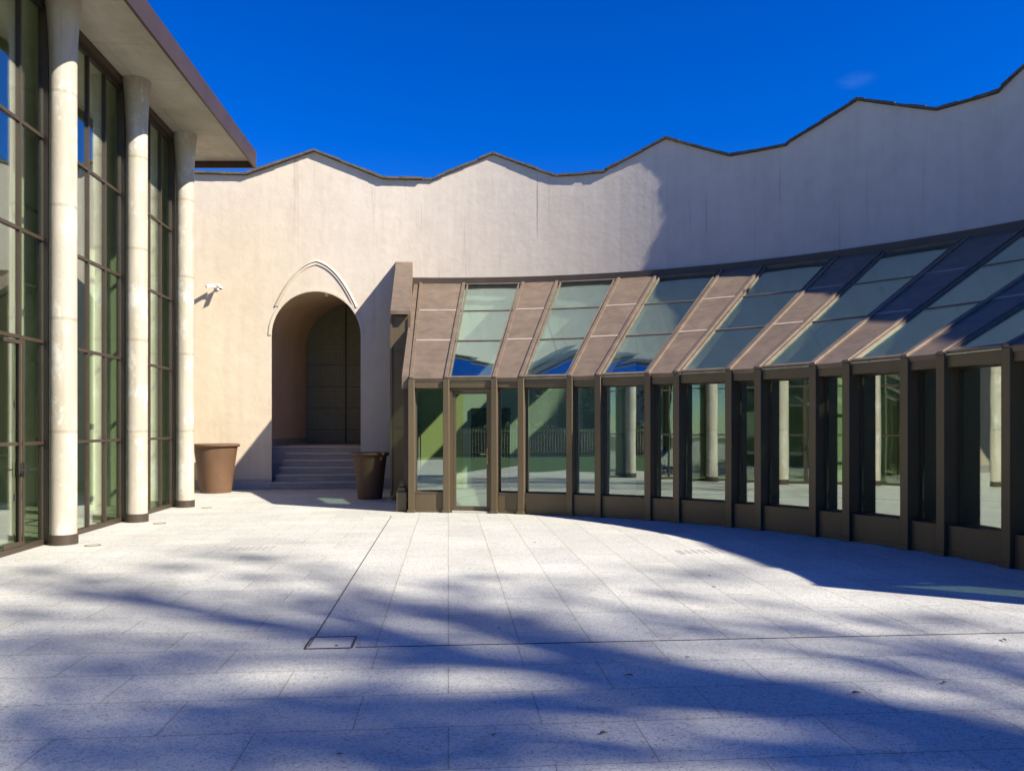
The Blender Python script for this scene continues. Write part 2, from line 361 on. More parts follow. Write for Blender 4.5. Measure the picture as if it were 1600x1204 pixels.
for k in range(1, 4):
    q = b0 + 2.80 * k
    r_ = (.38, .42, .08)[k - 1]; r2 = (.5, .5, .25)[k - 1]  # unseen gables past the frame, raised to shade the veranda roof
    keys += [(q, HP + r_), (q + 1.02, HV + r2), (q + 1.74, HV + r2), (q + 1.78, HV + r2 + .045)]
keys = [k for k in keys if k[0] < S_END] + [(S_END, 5.35)]
KX = np.array([k[0] for k in keys]); KY = np.array([k[1] for k in keys])
def top(s): return float(np.interp(s, KX, KY))
# portal: semicircular opening in the straight left stretch
sa, sb = s_at(424.5), s_at(563.5); scn = (sa + sb) / 2; hw = (sb - sa) / 2; ZSP = 3.22 - hw
def arch(s, h=hw, sp=ZSP):
    d = min(abs(s - scn) / h, 1.0); return sp + h * math.sqrt(max(0, 1 - d*d))
cuts = set(np.linspace(-7, S_END, 190)) | set(KX) | {sa, sb} | {scn - hw*math.cos(t) for t in np.linspace(0, math.pi, 41)}
cuts |= {scn - hw - .319, scn + hw + .319}
cuts = sorted(c for c in cuts if c <= S_END + 1e-9)
TH = 0.32
wall = empty('courtyard_wall', V(*W(0)), 'curved cream plastered courtyard wall with a zigzag gabled top and an arched portal', 'wall')
wb = MB()
for a, b in zip(cuts[:-1], cuts[1:]):
    if b - a < 1e-6: continue
    inside = a >= sa - 1e-6 and b <= sb + 1e-6
    za, zb = (arch(a), arch(b)) if inside else (0, 0)
    pa, pb = W(a), W(b); qa, qb = W(a, -TH), W(b, -TH)
    nz = 1 if inside else 6
    for k in range(nz):
        z0a, z1a = za + (top(a)-za)*k/nz, za + (top(a)-za)*(k+1)/nz; z0b, z1b = zb + (top(b)-zb)*k/nz, zb + (top(b)-zb)*(k+1)/nz
        wb.face([V(*pa, z0a), V(*pb, z0b), V(*pb, z1b), V(*pa, z1a)], 0, True)
    m_ = (a + b)/2; zw = arch(m_, hw + .32, ZSP + .05) if abs(m_ - scn) < hw + .318 else 0
    wb.face([V(*qb, zw), V(*qa, zw), V(*qa, top(a)), V(*qb, top(b))], 0, True)
    wb.face([V(*pa, top(a)), V(*pb, top(b)), V(*qb, top(b)), V(*qa, top(a))])
pe, qe = W(S_END), W(S_END, -TH)
wb.face([V(*pe, 0), V(*qe, 0), V(*qe, top(S_END)), V(*pe, top(S_END))])
wb.build('wall_body', 'plaster', wall)
# coping of slate, a little irregular
cp = MB(); rng = random.Random(4)
cs = sorted(set(np.arange(-7, S_END, 0.19)) | set(KX))
for a, b in zip(cs[:-1], cs[1:]):
    if b - a < 0.02: continue
    j = rng.uniform(-.004, .004); o = (0.075 if a < .3 else .042) + rng.uniform(-.006, .006); t = .034 + rng.uniform(-.004, .006)
    bb = b + .012
    A, B, Ai, Bi = W(a, o), W(bb, o), W(a, -TH - .05), W(bb, -TH - .05)
    ta, tb = top(a) + .002 + j, top(b) + .002 + j
    cp.hexa([V(*A, ta), V(*B, tb), V(*Bi, tb), V(*Ai, ta)], [V(*A, ta + t), V(*B, tb + t), V(*Bi, tb + t), V(*Ai, ta + t)])
cp.build('coping', 'slate', wall)
# stone plinth either side of the portal
for (u0, u1) in ((-7.0, sa - .012), (sb + .012, s_at(618))):
    pm = MB(); us = np.linspace(u0, u1, 12)
    for a, b in zip(us[:-1], us[1:]):
        pm.hexa([V(*W(a, .02), 0), V(*W(b, .02), 0), V(*W(b, -.03), 0), V(*W(a, -.03), 0)], [V(*W(a, .02), .16), V(*W(b, .02), .16), V(*W(b, -.03), .16), V(*W(a, -.03), .16)])
    pm.build('plinth', 'stone', wall)
# passage behind the portal: jambs and vault, rising slightly to the door
SK = TL[1]/TL[0]
def Wp(s, off): return W(s - SK*off, off)   # the passage runs straight back, a little off the wall's normal
DP = 3.18; LZ = 0.676; CR2 = 3.57; WD = .30
ps = MB(); prof = []
nA = 28
def ring(d, crown):
    h = hw + (WD if d > .01 else 0); sp = crown - h; out = [V(*Wp(scn - h, -d), 0), V(*Wp(scn - h, -d), sp * .5)]
    for t in np.linspace(0, math.pi, nA):
        out.append(V(*Wp(scn - h*math.cos(t), -d), sp + h*math.sin(t)))
    return out + [V(*Wp(scn + h, -d), sp * .5), V(*Wp(scn + h, -d), 0)]
ps.grid([ring(0, 3.22), ring(.03, 3.27), ring(DP*.5, 3.40), ring(DP + .1, CR2)], 0, True)
ps.build('portal_passage', 'tan', wall, sharp=50)
pl = MB()
for u, sg in ((sa - WD, 1), (sb + WD, -1)):
    u2 = u + sg*.015
    pl.hexa([V(*Wp(u, -1.0), LZ), V(*Wp(u2, -1.0), LZ), V(*Wp(u2, -DP), LZ), V(*Wp(u, -DP), LZ)], [V(*Wp(u, -1.0), LZ+.13), V(*Wp(u2, -1.0), LZ+.13), V(*Wp(u2, -DP), LZ+.13), V(*Wp(u, -DP), LZ+.13)])
pl.build('passage_skirting', 'stone', wall)
# hood mould: two raised pointed-arch fillets, and a thin roll round the opening
def hood_pt(t, hwd, apex, base):            # t in -1..1 ; pointed (two-centred, flattened) arch
    a = abs(t); x = hwd * (1 - (1 - a)) if False else hwd * a
    # ellipse-like flank ending in a point
    y = base + (apex - base) * ((1 - a**2.15) * .80 + (1 - a) * .20)
    return (scn + math.copysign(x, t), y)
hm = MB()
def fillet(hwd, apex, base, wd, pr):
    ts = [-1 + 2*k/56 for k in range(57)]
    P = [hood_pt(t, hwd, apex, base) for t in ts]
    rows = []
    for k, (s, y) in enumerate(P):
        s0, y0 = P[max(k-1, 0)]; s1, y1 = P[min(k+1, len(P)-1)]
        if k == 28: nx, ny = 0, 1.25
        else:
            l = math.hypot(s1-s0, y1-y0); nx, ny = -(y1-y0)/l, (s1-s0)/l
        ring_ = []
        for q, o in ((0, -.004), (0, pr), (wd, pr*.55), (wd, -.004)):
            ring_.append(V(*W(s + nx*q, o), y + ny*q))
        rows.append(ring_)
    hm.grid(rows, 0, False, True)
fillet(hw - .11, 3.665, 2.97, .036, .016); fillet(hw - .07, 3.715, 2.97, .026, .026)
hm.build('hood_mould', 'plaster', wall)
ar = MB(); rows = []
for t in np.linspace(0, math.pi, 49):
    rr = []
    for q, o in ((.004, -.004), (.004, .013), (.05, .013), (.05, -.004)):
        rr.append(V(*W(scn - (hw + q)*math.cos(t), o), ZSP + (hw + q)*math.sin(t)))
    rows.append(rr)
ar.grid(rows, 0, False, True); ar.build('archivolt', 'plaster', wall)
# steps
def slab(mb, s0, s1, d0, d1, z0, z1, m=0):
    A = [Wp(s0, -d0), Wp(s1, -d0), Wp(s1, -d1), Wp(s0, -d1)]
    mb.hexa([V(*p, z0) for p in A], [V(*p, z1) for p in A], m)
st = MB(); rz = LZ / 6
for k in range(6):
    d0 = -0.03 + k * .195
    e = .035 if k == 0 else -.002
    e = e if k == 0 else -.002
    ww = 0 if k < 5 else WD
    slab(st, sa - e + .004 - ww, sb + e - .004 + ww, max(d0, .035 if ww else -9) + .02, (d0 + .20) if k < 5 else DP + .05, 0, (k+1)*rz - .022, 0)
    slab(st, sa - e + .004 - ww, sb + e - .004 + ww, d0, (d0 + .215) if k < 5 else DP + .05, (k+1)*rz - .022, (k+1)*rz, 1)
st.build('portal_steps', ['stone', 'tread'], wall, .004)
# double door with studs
back = MB(); slab(back, sa - .4, sb + .4, DP + .06, DP + .1, 0, CR2 + .1); back.build('door_backing', 'black', wall)
sgap = -1.505
for (u0, u1) in ((sa - WD + .012, sgap - .014), (sgap + .014, sb + WD - .012)):
    dm = MB(); us = np.linspace(u0, u1, 16)
    def dtop(s):
        h_ = hw + WD - .005; d = min(abs(s - scn)/h_, 1); return CR2 - hw - WD + h_*math.sqrt(max(0, 1 - d*d)) - .01
    for a, b in zip(us[:-1], us[1:]):
        A = [Wp(a, -DP), Wp(b, -DP), Wp(b, -DP - .04), Wp(a, -DP - .04)]
        zt = [dtop(a), dtop(b), dtop(b), dtop(a)]
        dm.hexa([V(*p, LZ + .012) for p in A], [V(*p, z) for p, z in zip(A, zt)])
    for zz in (LZ + .28, LZ + .72, LZ + 1.16, LZ + 1.6):        # joints of the metal plates
        slab(dm, u0 + .01, u1 - .01, DP - .004, DP + .01, zz, zz + .008, 1)
    leaf = dm.build('door_leaf', ['door', 'black'], wall)
    sm_ = MB()
    for a in np.arange(u0 + .05, u1 - .03, .078):
        for z in np.arange(LZ + .06, dtop(a) - .06, .078):
            p = V(*Wp(a, -DP), z); n_ = V(*Wp(a, -DP + 1), z) - p; n_.normalize()
            s_ = n_.cross(Vector((0, 0, 1))); r = .013
            ringp = [p + (s_*math.cos(q) + Vector((0, 0, 1))*math.sin(q))*r for q in [math.pi*k/3 for k in range(6)]]
            tip = p + n_*.014
            for k in range(6): sm_.face([ringp[k], ringp[(k+1) % 6], tip])
    sm_.build('door_studs', 'black', leaf)
# door seen through the veranda glass
inner = MB()
i0, i1 = s_at(737), s_at(797)
slab(inner, i0, i1, -.045, .01, 0, 1.325); inner.build('inner_door', 'black', wall)

lamp = empty('arch_lamp', V(*W(scn + .14, -.35), 3.20), 'small pale lamp fixed under the crown of the portal arch', 'lamp')
lm = MB(); p = V(*W(scn + .14, -.2), 3.20); lm.box(p, .11, .11, .04, .09); lm.lathe(p - Vector((0, 0, .035)), [(.03, 0), (.042, .012), (.042, .035)], 16)
lm.build('lamp_body', 'white', lamp, .005)
lm = MB(); lm.box(p + Vector((0, 0, .04)), .05, .05, .10); lm.build('stem', 'white', lamp)

# ------------------------------------------------------------------ glass veranda
CG = (-1.21, 4.13); RG = 4.965; CRr = (-.75, 4.05)
def ray_node(xi, r=RG):
    dx, dz = (xi - 800)/F, 1.0
    A = dx*dx + 1; B = -2*(CG[0]*dx + CG[1]); C = CG[0]**2 + CG[1]**2 - r*r
    t = (-B + math.sqrt(B*B - 4*A*C)) / (2*A); return math.atan2(dx*t - CG[0], t - CG[1])
def G(a, r=RG): return (CG[0] + r*math.sin(a), CG[1] + r*math.cos(a))
nodes = [ray_node(x) for x in (643, 697.5, 772.5, 814.5, 890.5, 935, 1013, 1058, 1140, 1186, 1272, 1324.5, 1416, 1473, 1576)]
nodes += [nodes[-1] + d for d in (.076, .216, .318)]
def wall_node(a, off=.085):                 # roof line from eave point out to the wall
    P = G(a); d = (P[0] - CRr[0], P[1] - CRr[1])
    lo, hi = 1.0, 6.0
    ang = None
    for _ in range(60):
        t = (lo + hi)/2; q = (CRr[0] + d[0]*t, CRr[1] + d[1]*t)
        if q[0] < J[0]: side = (J[1] + (q[0]-J[0])*TL[1]/TL[0] - q[1]) > off
        else: side = math.hypot(q[0]-CW[0], q[1]-CW[1]) < RW - off
        lo, hi = (t, hi) if side else (lo, t)
    return q
ZE, ZT = 1.575, 3.36
ver = empty('glass_veranda', V(*G(nodes[4])), 'long curved bronze and glass veranda with sloping striped roof against the wall', 'veranda')
TILT = [-4.5, -4.5, -4.5, -4.3, -3.5, -2.8, -1.9, -1.0, -.15, .71, 1.8, 2.85, 3.5, 4.15, 4.5, 4.5, 4.5]
def radial(mb, a0, a1, r0, r1, z0, z1, m=0, n=1, tw=None):
    if tw is not None:                       # glazing set a few degrees off the radius: tw = (bay centre, slope)
        e0, e1 = (tw[0] - a0)*RG*tw[1], (tw[0] - a1)*RG*tw[1]
        A = [G(a0, r0 + e0), G(a1, r0 + e1), G(a1, r1 + e1), G(a0, r1 + e0)]
        mb.hexa([V(*p, z0) for p in A], [V(*p, z1) for p in A], m); return
    for k in range(n):
        b0_, b1_ = a0 + (a1-a0)*k/n, a0 + (a1-a0)*(k+1)/n
        A = [G(b0_, r0), G(b1_, r0), G(b1_, r1), G(b0_, r1)]
        mb.hexa([V(*p, z0) for p in A], [V(*p, z1) for p in A], m)
PW = .0365                                   # half width of a post
HEAD, SILL = 1.47, .24
for i, a in enumerate(nodes):
    pm = MB(); dw = PW / RG
    radial(pm, a - dw, a + dw, RG - .03, RG + .17, 0, ZE - .004)
    radial(pm, a - dw*1.28, a + dw*1.28, RG - .047, RG + .0, 0, .035)
    pm.build('post', 'bronze', ver, .006)
for i in range(len(nodes) - 1):
    a0, a1 = nodes[i] + PW/RG, nodes[i+1] - PW/RG
    eps = .0012
    h = MB(); radial(h, a0 + eps*.3, a1 - eps*.3, RG, RG + .15, HEAD, ZE - .007); h.build('header', 'bronze', ver, .004)
    if i == 1:                               # door bay
        fr = MB(); t = .03/RG
        radial(fr, a0, a0 + t, RG + .02, RG + .12, 0, HEAD - .003); radial(fr, a1 - t, a1, RG + .02, RG + .12, 0, HEAD - .003)
        radial(fr, a0 + t + .0004, a1 - t - .0004, RG + .02, RG + .12, HEAD - .035, HEAD - .003)
        radial(fr, a0 + t + .0004, a1 - t - .0004, RG - .01, RG + .12, .002, .02, 1)
        fr.build('door_frame', ['bronze', 'tread'], ver)
        d = MB(); b0_, b1_ = a0 + t + .001, a1 - t - .001; s_ = .032/RG; z0, z1 = .026, HEAD - .04
        radial(d, b0_, b0_ + s_, RG + .045, RG + .085, z0, z1); radial(d, b1_ - s_, b1_, RG + .045, RG + .085, z0, z1)
        radial(d, b0_ + s_, b1_ - s_, RG + .046, RG + .084, z0, z0 + .045); radial(d, b0_ + s_, b1_ - s_, RG + .046, RG + .084, z1 - .03, z1)
        dl = d.build('glass_door', 'bronze', ver)
        p = MB(); radial(p, b0_ + s_, b1_ - s_, RG + .062, RG + .068, z0 + .045, z1 - .03); p.build('pane', 'glass', dl)
        hd = MB(); ah = b1_ - s_*.5
        pt = lambda da, r, z: V(*G(ah + da/RG, r), z)
        hd.bar(pt(-.006, RG + .04, .575), pt(-.006, RG + .04, .76), .028, .014, up=V(*G(ah, 1)) - V(*G(ah, 0)))
        hd.bar(pt(-.006, RG + .04, .69), pt(-.006, RG + .0, .69), .016, .016)
        hd.bar(pt(.003, RG + .002, .69), pt(-.085, RG + .002, .69), .016, .016)
        hd.bar(pt(-.006, RG + .04, .615), pt(-.006, RG + .02, .615), .02, .02)
        hd.build('handle', 'brass', dl, .003)
        continue
    b = MB()
    radial(b, a0 + eps*.3, a1 - eps*.3, RG + .012, RG + .14, .004, SILL - .012)
    radial(b, a0 + eps*.3, a1 - eps*.3, RG + .004, RG + .012, .004, .035)
    radial(b, a0 + eps*.3, a1 - eps*.3, RG + .006, RG + .16, SILL - .012, SILL)
    b.build('sill_panel', 'bronze', ver)
    fr = MB(); t = .014/RG; tw = ((a0 + a1)/2, math.tan(R(TILT[i])))
    radial(fr, a0, a0 + t, RG + .115, RG + .15, SILL + .001, HEAD - .001, tw=tw); radial(fr, a1 - t, a1, RG + .115, RG + .15, SILL + .001, HEAD - .001, tw=tw)
    radial(fr, a0 + t, a1 - t, RG + .115, RG + .15, SILL + .001, SILL + .014, tw=tw); radial(fr, a0 + t, a1 - t, RG + .115, RG + .15, HEAD - .014, HEAD - .001, tw=tw)
    w_ = fr.build('window', 'bronze_dark', ver)
    p = MB(); radial(p, a0 + t, a1 - t, RG + .128, RG + .134, SILL + .014, HEAD - .014, tw=tw); p.build('pane', 'glass', w_)
# roof
def rp(a, t, up=0.0):                        # point on the roof surface, t from eave (0) to wall (1)
    P, Q = G(a, RG - .02), wall_node(a)
    return V(P[0] + (Q[0]-P[0])*t, P[1] + (Q[1]-P[1])*t, ZE + (ZT - ZE)*t + up)
THIRD = (0, .325, .645, 1)
for i in range(len(nodes) - 1):
    a0, a1 = nodes[i], nodes[i+1]; narrow = i % 2 == 0
    if narrow:
        pm = MB()
        for k in range(3):
            t0, t1 = THIRD[k] + (.004 if k else 0), THIRD[k+1] - .004
            q = [rp(a0, t0), rp(a1, t0), rp(a1, t1), rp(a0, t1)]
            # dished sheet: edges turned up slightly
            n_ = (q[1]-q[0]).cross(q[3]-q[0]).normalized()
            pm.hexa([x - n_*.06 for x in q], [x + n_*.012 for x in q])
            c0 = [x + n_*.012 for x in q]
        for k in (1, 2):
            A, B = rp(a0, THIRD[k]), rp(a1, THIRD[k]); n_ = (B-A).cross(rp(a0, 1)-A).normalized()
            pm.bar(A + n_*.004, B + n_*.004, .075, .03, n_, 1)
        pm.build('roof_panel', ['copper', 'seam'], ver)
    else:
        fr = MB()
        for k in range(4):
            tt = THIRD[k] if k else .008
            if k == 3: tt = .985
            A, B = rp(a0, tt), rp(a1, tt); n_ = (B-A).cross(rp(a0, 1)-A).normalized()
            fr.bar(A - n_*.012, B - n_*.012, .03 if k in (1, 2) else .06, .034 if k in (1, 2) else .075, n_)
        for s_ in (a0 + .008, a1 - .008): fr.bar(rp(s_, 0) - n_*.012, rp(s_, .99) - n_*.012, .03, .07, n_)
        rl = fr.build('roof_light', 'copper', ver)
        p = MB()
        for k in range(3):
            q = [rp(a0, THIRD[k]), rp(a1, THIRD[k]), rp(a1, THIRD[k+1]), rp(a0, THIRD[k+1])]; n_ = (q[1]-q[0]).cross(q[3]-q[0]).normalized()
            p.hexa([x - n_*.016 for x in q], [x - n_*.006 for x in q])
        p.build('pane', 'roofglass', rl)
for a in nodes:                              # standing ribs between strips and lights, rafter below
    rb = MB(); A, B = rp(a, .0), rp(a, .998)
    n_ = (rp(a + .05, 0) - A).cross(B - A).normalized(); n_ = n_ if n_.z > 0 else -n_
    rb.bar(A + n_*.0, B + n_*.0, .07, .085, n_)
    rb.bar(A - n_*.16, B - n_*.16, .06, .22, n_)
    rb.build('rafter', 'copper', ver, .004)
# flashing band along the wall
fb = MB(); fine = []
for i in range(len(nodes) - 1): fine += list(np.linspace(nodes[i], nodes[i+1], 4))[:-1]
fine = [nodes[0] - .03] + fine + [nodes[-1], nodes[-1] + .02]
for a, b in zip(fine[:-1], fine[1:]):
    A, B, Ai, Bi = wall_node(a, .10), wall_node(b, .10), wall_node(a, -.02), wall_node(b, -.02)
    fb.hexa([V(*p, ZT - .015) for p in (A, B, Bi, Ai)], [V(*A, ZT + .10), V(*B, ZT + .10), V(*Bi, ZT + .115), V(*Ai, ZT + .115)])
fb.build('flashing', 'bronze_dark', ver)
# both ends: glazed end wall under the slope
def end_wall(a, sg):
    E, Q = G(a), wall_node(a, 0); d = Vector((Q[0]-E[0], Q[1]-E[1])); L = d.length; d /= L; nrm = Vector((-d.y, d.x))
    if nrm.x * (-sg) < 0: nrm = -nrm         # outward
    def P(t, o, z): return V(E[0] + d.x*t + nrm.x*o, E[1] + d.y*t + nrm.y*o, z)
    def zs(t): return ZE + (ZT - ZE) * t / L
    def pl(mb, t0, t1, o0, o1, z00, z01, z10, z11, m=0):
        mb.hexa([P(t0, o0, z00), P(t1, o0, z10), P(t1, o1, z10), P(t0, o1, z00)], [P(t0, o0, z01), P(t1, o0, z11), P(t1, o1, z11), P(t0, o1, z01)], m)
    u = MB(); pl(u, .02, L - .02, .035, .115, zs(.02) - .12, zs(.02) + .03, zs(L) - .12, zs(L) + .03)
    u.build('verge_trim', 'copper', ver)
    f = MB(); o0, o1 = .04, .10
    pl(f, .16, L - .02, o0, o1, 0, .24, 0, .24)
    for t in (.16, .16 + (L-.2)/3, .16 + 2*(L-.2)/3, L - .06): pl(f, t, t + .05, o0, o1, .241, zs(t) - .122, .241, zs(t + .05) - .122)
    pl(f, .22, L - .07, o0 + .01, o1 - .01, HEAD, HEAD + .07, HEAD, HEAD + .07)
    wd = f.build('end_window', 'bronze_dark', ver)
    p = MB(); pl(p, .18, L - .04, .066, .072, .22, zs(.18) - .11, .22, zs(L - .04) - .11); p.build('pane', 'glass', wd)
    return P
PL = end_wall(nodes[0], 1); end_wall(nodes[-1], -1)
# low plinth at the left corner with a stepped cap
pq = MB(); A = [PL(.06, .06, 0), PL(.06, .18, 0), PL(.75, .18, 0), PL(.75, .06, 0)]
pq.hexa(A, [p + Vector((0, 0, .235*S)) for p in A])
A = [PL(.10, .075, .235), PL(.10, .165, .235), PL(.7, .165, .235), PL(.7, .075, .235)]; pq.hexa(A, [p + Vector((0, 0, .05*S)) for p in A])
A = [PL(.14, .09, .285), PL(.14, .15, .285), PL(.66, .15, .285), PL(.66, .09, .285)]; pq.hexa(A, [p + Vector((0, 0, .05*S)) for p in A])
pq.build('corner_plinth', 'bronze', ver, .006)
# narrow hooded bay between the veranda and the wall
h0 = (-1.69, 10.68); h1 = (-1.406, 10.68); w0 = W(s_at(618.5)); w1 = W(s_at(645))
HT, HE = 3.735, 2.614
hd = MB()
lip0, lip1 = (h0[0] + .012, h0[1] - .10), (h1[0] + .012, h1[1] - .10)
hd.hexa([V(*lip0, HE - .055), V(*lip1, HE - .055), V(*w1, HT - .16), V(*w0, HT - .16)], [V(*lip0, HE), V(*lip1, HE), V(*w1, HT), V(*w0, HT)])
hd.build('hood_roof', 'copper', ver, .006)
hb = MB(); i0_, i1_ = (h0[0] + .006, h0[1]), (h1[0] - .006, h1[1])
hb.hexa([V(*i0_, 0), V(*i1_, 0), V(*w1, 0), V(*w0, 0)], [V(*i0_, HE - .06), V(*i1_, HE - .06), V(*w1, HT - .17), V(*w0, HT - .17)])
for x in (h0[0] + .014, h1[0] - .024):
    hb.box(V(x, h0[1] - .012), .03*S, .024*S, (HE - .09)*S)
for z in (2.05, 1.0):
    hb.box(V((h0[0]+h1[0])/2, h0[1] - .004, z), .24*S, .012*S, .012*S)
hb.build('hood_bay', 'bronze', ver)
# floor inside
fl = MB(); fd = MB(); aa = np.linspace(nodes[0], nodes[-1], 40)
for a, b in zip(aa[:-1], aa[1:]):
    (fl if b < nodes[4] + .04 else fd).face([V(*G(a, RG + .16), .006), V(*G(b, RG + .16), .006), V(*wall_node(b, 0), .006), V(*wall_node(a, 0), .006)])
fl.build('veranda_floor', 'roomfloor', ver); fd.build('shade_tone_floor', 'bronze_dark', ver)  # dark floor in the right bays: interior shade put into the colour
ln = MB(); ld = MB(); lo_ = MB(); abr = nodes[4] + .04  # white lining added to brighten the left bays; dark lining paints interior shade
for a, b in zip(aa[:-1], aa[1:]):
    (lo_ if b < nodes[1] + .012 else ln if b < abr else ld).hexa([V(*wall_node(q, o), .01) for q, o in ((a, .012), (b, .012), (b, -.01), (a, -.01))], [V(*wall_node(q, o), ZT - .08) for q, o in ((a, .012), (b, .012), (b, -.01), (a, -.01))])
ln.build('inner_lining', 'room', ver); lo_.build('lit_tone_lining', 'ochre', ver); ld.build('shade_tone_lining', 'bronze_dark', ver)  # ochre in the first bay imitates the lit cream wall through glass

# ------------------------------------------------------------------ glazed pavilion on the left
PX = lambda z: -4.03 - .09*(z - 6.6)         # glazing line
PC = lambda z: -3.868 - .087*(z - 6.62)      # column line
CZ = [3.54, 5.08, 6.62, 8.20, 9.72]
DU = Vector((-.09, 1)).normalized()
ZH, ZSF = 4.62, 4.70
pav = empty('glazed_pavilion', V(PC(6.62), 6.62), 'tall pavilion of glass walls and round concrete columns under an overhanging flat roof', 'building')
for z in CZ:
    c = V(PC(z), z); r = .165
    cm = MB(); prof = [(r, .13), (r, 1.5), (r*.995, 3), (r, 4.6), (r*1.0, ZSF*S - 1.05)]
    for k in range(1, 11):
        u = k / 10; prof.append((r * (1 + .34 * u**2.2), ZSF*S - 1.05 + 1.05*u))
    prof[-1] = (prof[-1][0], ZSF*S - .002)
    cm.lathe(c, prof, 48); cl = cm.build('column', 'concrete', pav)
    bm_ = MB(); bm_.lathe(c, [(r + .014, 0), (r + .014, .135)], 48); bm_.build('base_ring', 'frame', cl)
TR = [.87, 1.735, 2.61, 3.485]
bays = list(zip(CZ[:-1], CZ[1:]))
PWD = .05
for bi, (za, zb) in enumerate(bays):
    f = MB(); p = MB()
    A, B = Vector((PX(za), za)), Vector((PX(zb), zb)); d = (B - A); L = d.length; d /= L; nr = Vector((d.y, -d.x))
    def Q(t, o, z): q = A + d*t + nr*o; return V(q.x, q.y, z)
    def bx(mb, t0, t1, o0, o1, z0, z1, m=0):
        mb.hexa([Q(t0, o0, z0), Q(t1, o0, z0), Q(t1, o1, z0), Q(t0, o1, z0)], [Q(t0, o0, z1), Q(t1, o0, z1), Q(t1, o1, z1), Q(t0, o1, z1)], m)
    bx(f, .0, .045, -.03, .055, 0, ZH); bx(f, L - .045, L - .001, -.03, .055, 0, ZH)
    bx(f, .046, L - .046, -.03, .03, 0, .045); bx(f, .0, L - .001, -.04, .06, ZH, ZSF - .003)
    bx(f, .046, L - .046, -.025, .02, ZH - .04, ZH - .001)
    ts = [.045 + (L - .09)*k/4 for k in range(5)]
    for t in ts[1:4]: bx(f, t - .011, t + .011, -.022, .022, .046, ZH - .041)
    for z in TR: bx(f, .046, L - .046, -.019, .0195, z - .014, z + .014)
    if bi == 1:                              # leaf frames of the doors
        for t in ts[1:3]:
            pass
    wdw = f.build('window', 'frame', pav)
    for k in range(4):
        zz = [.045] + TR + [ZH - .04]
        for q in range(5):
            bx(p, ts[k] + (.0 if k == 0 else .009), ts[k+1] - (.0 if k == 3 else .009), -.0035, .0035, zz[q] + (0 if q == 0 else .012), zz[q+1] - (.012 if q < 4 else 0))
    p.build('pane', 'pavglass', wdw)
    if bi in (1,):
        dm = MB(); t0, t1 = ts[2] - .02, ts[3] + .0
        for tt in (t1 - .034, t1 + .014): bx(dm, tt, tt + .018, .0225, .032, .05, TR[0]*1.98)
        bx(dm, t1 - .26, t1 + .02, .0225, .031, .05, .085); bx(dm, t1 - .26, t1 + .02, .0225, .031, TR[1] - .06, TR[1] - .03)
        dr = dm.build('door_leaf_trim', 'frame', wdw)
        hm_ = MB()
        for sg in (-1, 1):
            x = t1 + sg*.02; hm_.bar(Q(x, .03, .66), Q(x, .075, .66), .018, .018); hm_.bar(Q(x - .003, .075, .66), Q(x + sg*.11, .075, .66), .018, .018)
            hm_.bar(Q(x, .036, .60), Q(x, .036, .72), .02, .012, up=Q(0, 1, 0) - Q(0, 0, 0))
        hm_.build('door_handle', 'black', wdw, .002)
# roof slab, fascia, body of the building
E0, E1 = 2.35, 10.66
EX = lambda z: -3.28 - .0733*(z - 6.467)
sl = MB(); sl.hexa([V(EX(E0), E0, ZSF), V(EX(E1), E1, ZSF), V(-9.6, E1, ZSF), V(-9.2, E0, ZSF)], [V(EX(E0), E0, ZSF + .125), V(EX(E1), E1, ZSF + .125), V(-9.6, E1, ZSF + .125), V(-9.2, E0, ZSF + .125)])
slab_o = sl.build('roof_slab', 'soffit', pav)
fa = MB()
def fpiece(a, b, th=.03):
    a, b = Vector(a), Vector(b); d = (b - a).normalized(); n_ = Vector((d.y, -d.x))
    A = [a - n_*.0, b - n_*.0, b + n_*th, a + n_*th]
    fa.hexa([V(*p, ZSF - .095) for p in A], [V(*p, ZSF + .135) for p in A])
fpiece((EX(E0), E0), (EX(E1), E1 + .03)); fpiece((EX(E1) , E1), (-9.6, E1)); fpiece((-9.2, E0), (EX(E0), E0))
fa.build('fascia', 'fascia', slab_o)
# enclosing walls and room
zN, zS = 9.78, 3.46
bw = MB()
bw.hexa([V(PX(zN), zN, 0), V(PX(zN), zN + .12, 0), V(-8.4, zN + .12, 0), V(-8.4, zN, 0)], [V(PX(zN), zN, ZSF - .004), V(PX(zN), zN + .12, ZSF - .004), V(-8.4, zN + .12, ZSF - .004), V(-8.4, zN, ZSF - .004)])
bw.hexa([V(PX(zS), zS, 0), V(-8.4, zS, 0), V(-8.4, zS - .12, 0), V(PX(zS), zS - .12, 0)], [V(PX(zS), zS, ZSF - .004), V(-8.4, zS, ZSF - .004), V(-8.4, zS - .12, ZSF - .004), V(PX(zS), zS - .12, ZSF - .004)])
bw.hexa([V(-8.4, zS - .12, 0), V(-8.4, zN + .12, 0), V(-8.55, zN + .12, 0), V(-8.55, zS - .12, 0)], [V(-8.4, zS - .12, ZSF - .004), V(-8.4, zN + .12, ZSF - .004), V(-8.55, zN + .12, ZSF - .004), V(-8.55, zS - .12, ZSF - .004)])
bw.build('room_wall', 'panel', pav)
fl = MB(); fl.face([V(PX(zS), zS, .006), V(PX(zN), zN, .006), V(-8.4, zN, .006), V(-8.4, zS, .006)]); fl.build('room_floor', 'roomfloor', pav)
gal = MB(); gal.hexa([V(-5.9, zS + .01, 2.5), V(-6.1, zN - .01, 2.5), V(-8.39, zN - .01, 2.5), V(-8.39, zS + .01, 2.5)], [V(-5.9, zS + .01, 2.68), V(-6.1, zN - .01, 2.68), V(-8.39, zN - .01, 2.68), V(-8.39, zS + .01, 2.68)])
gal.build('gallery_floor', 'panel', pav)
sc_ = MB()
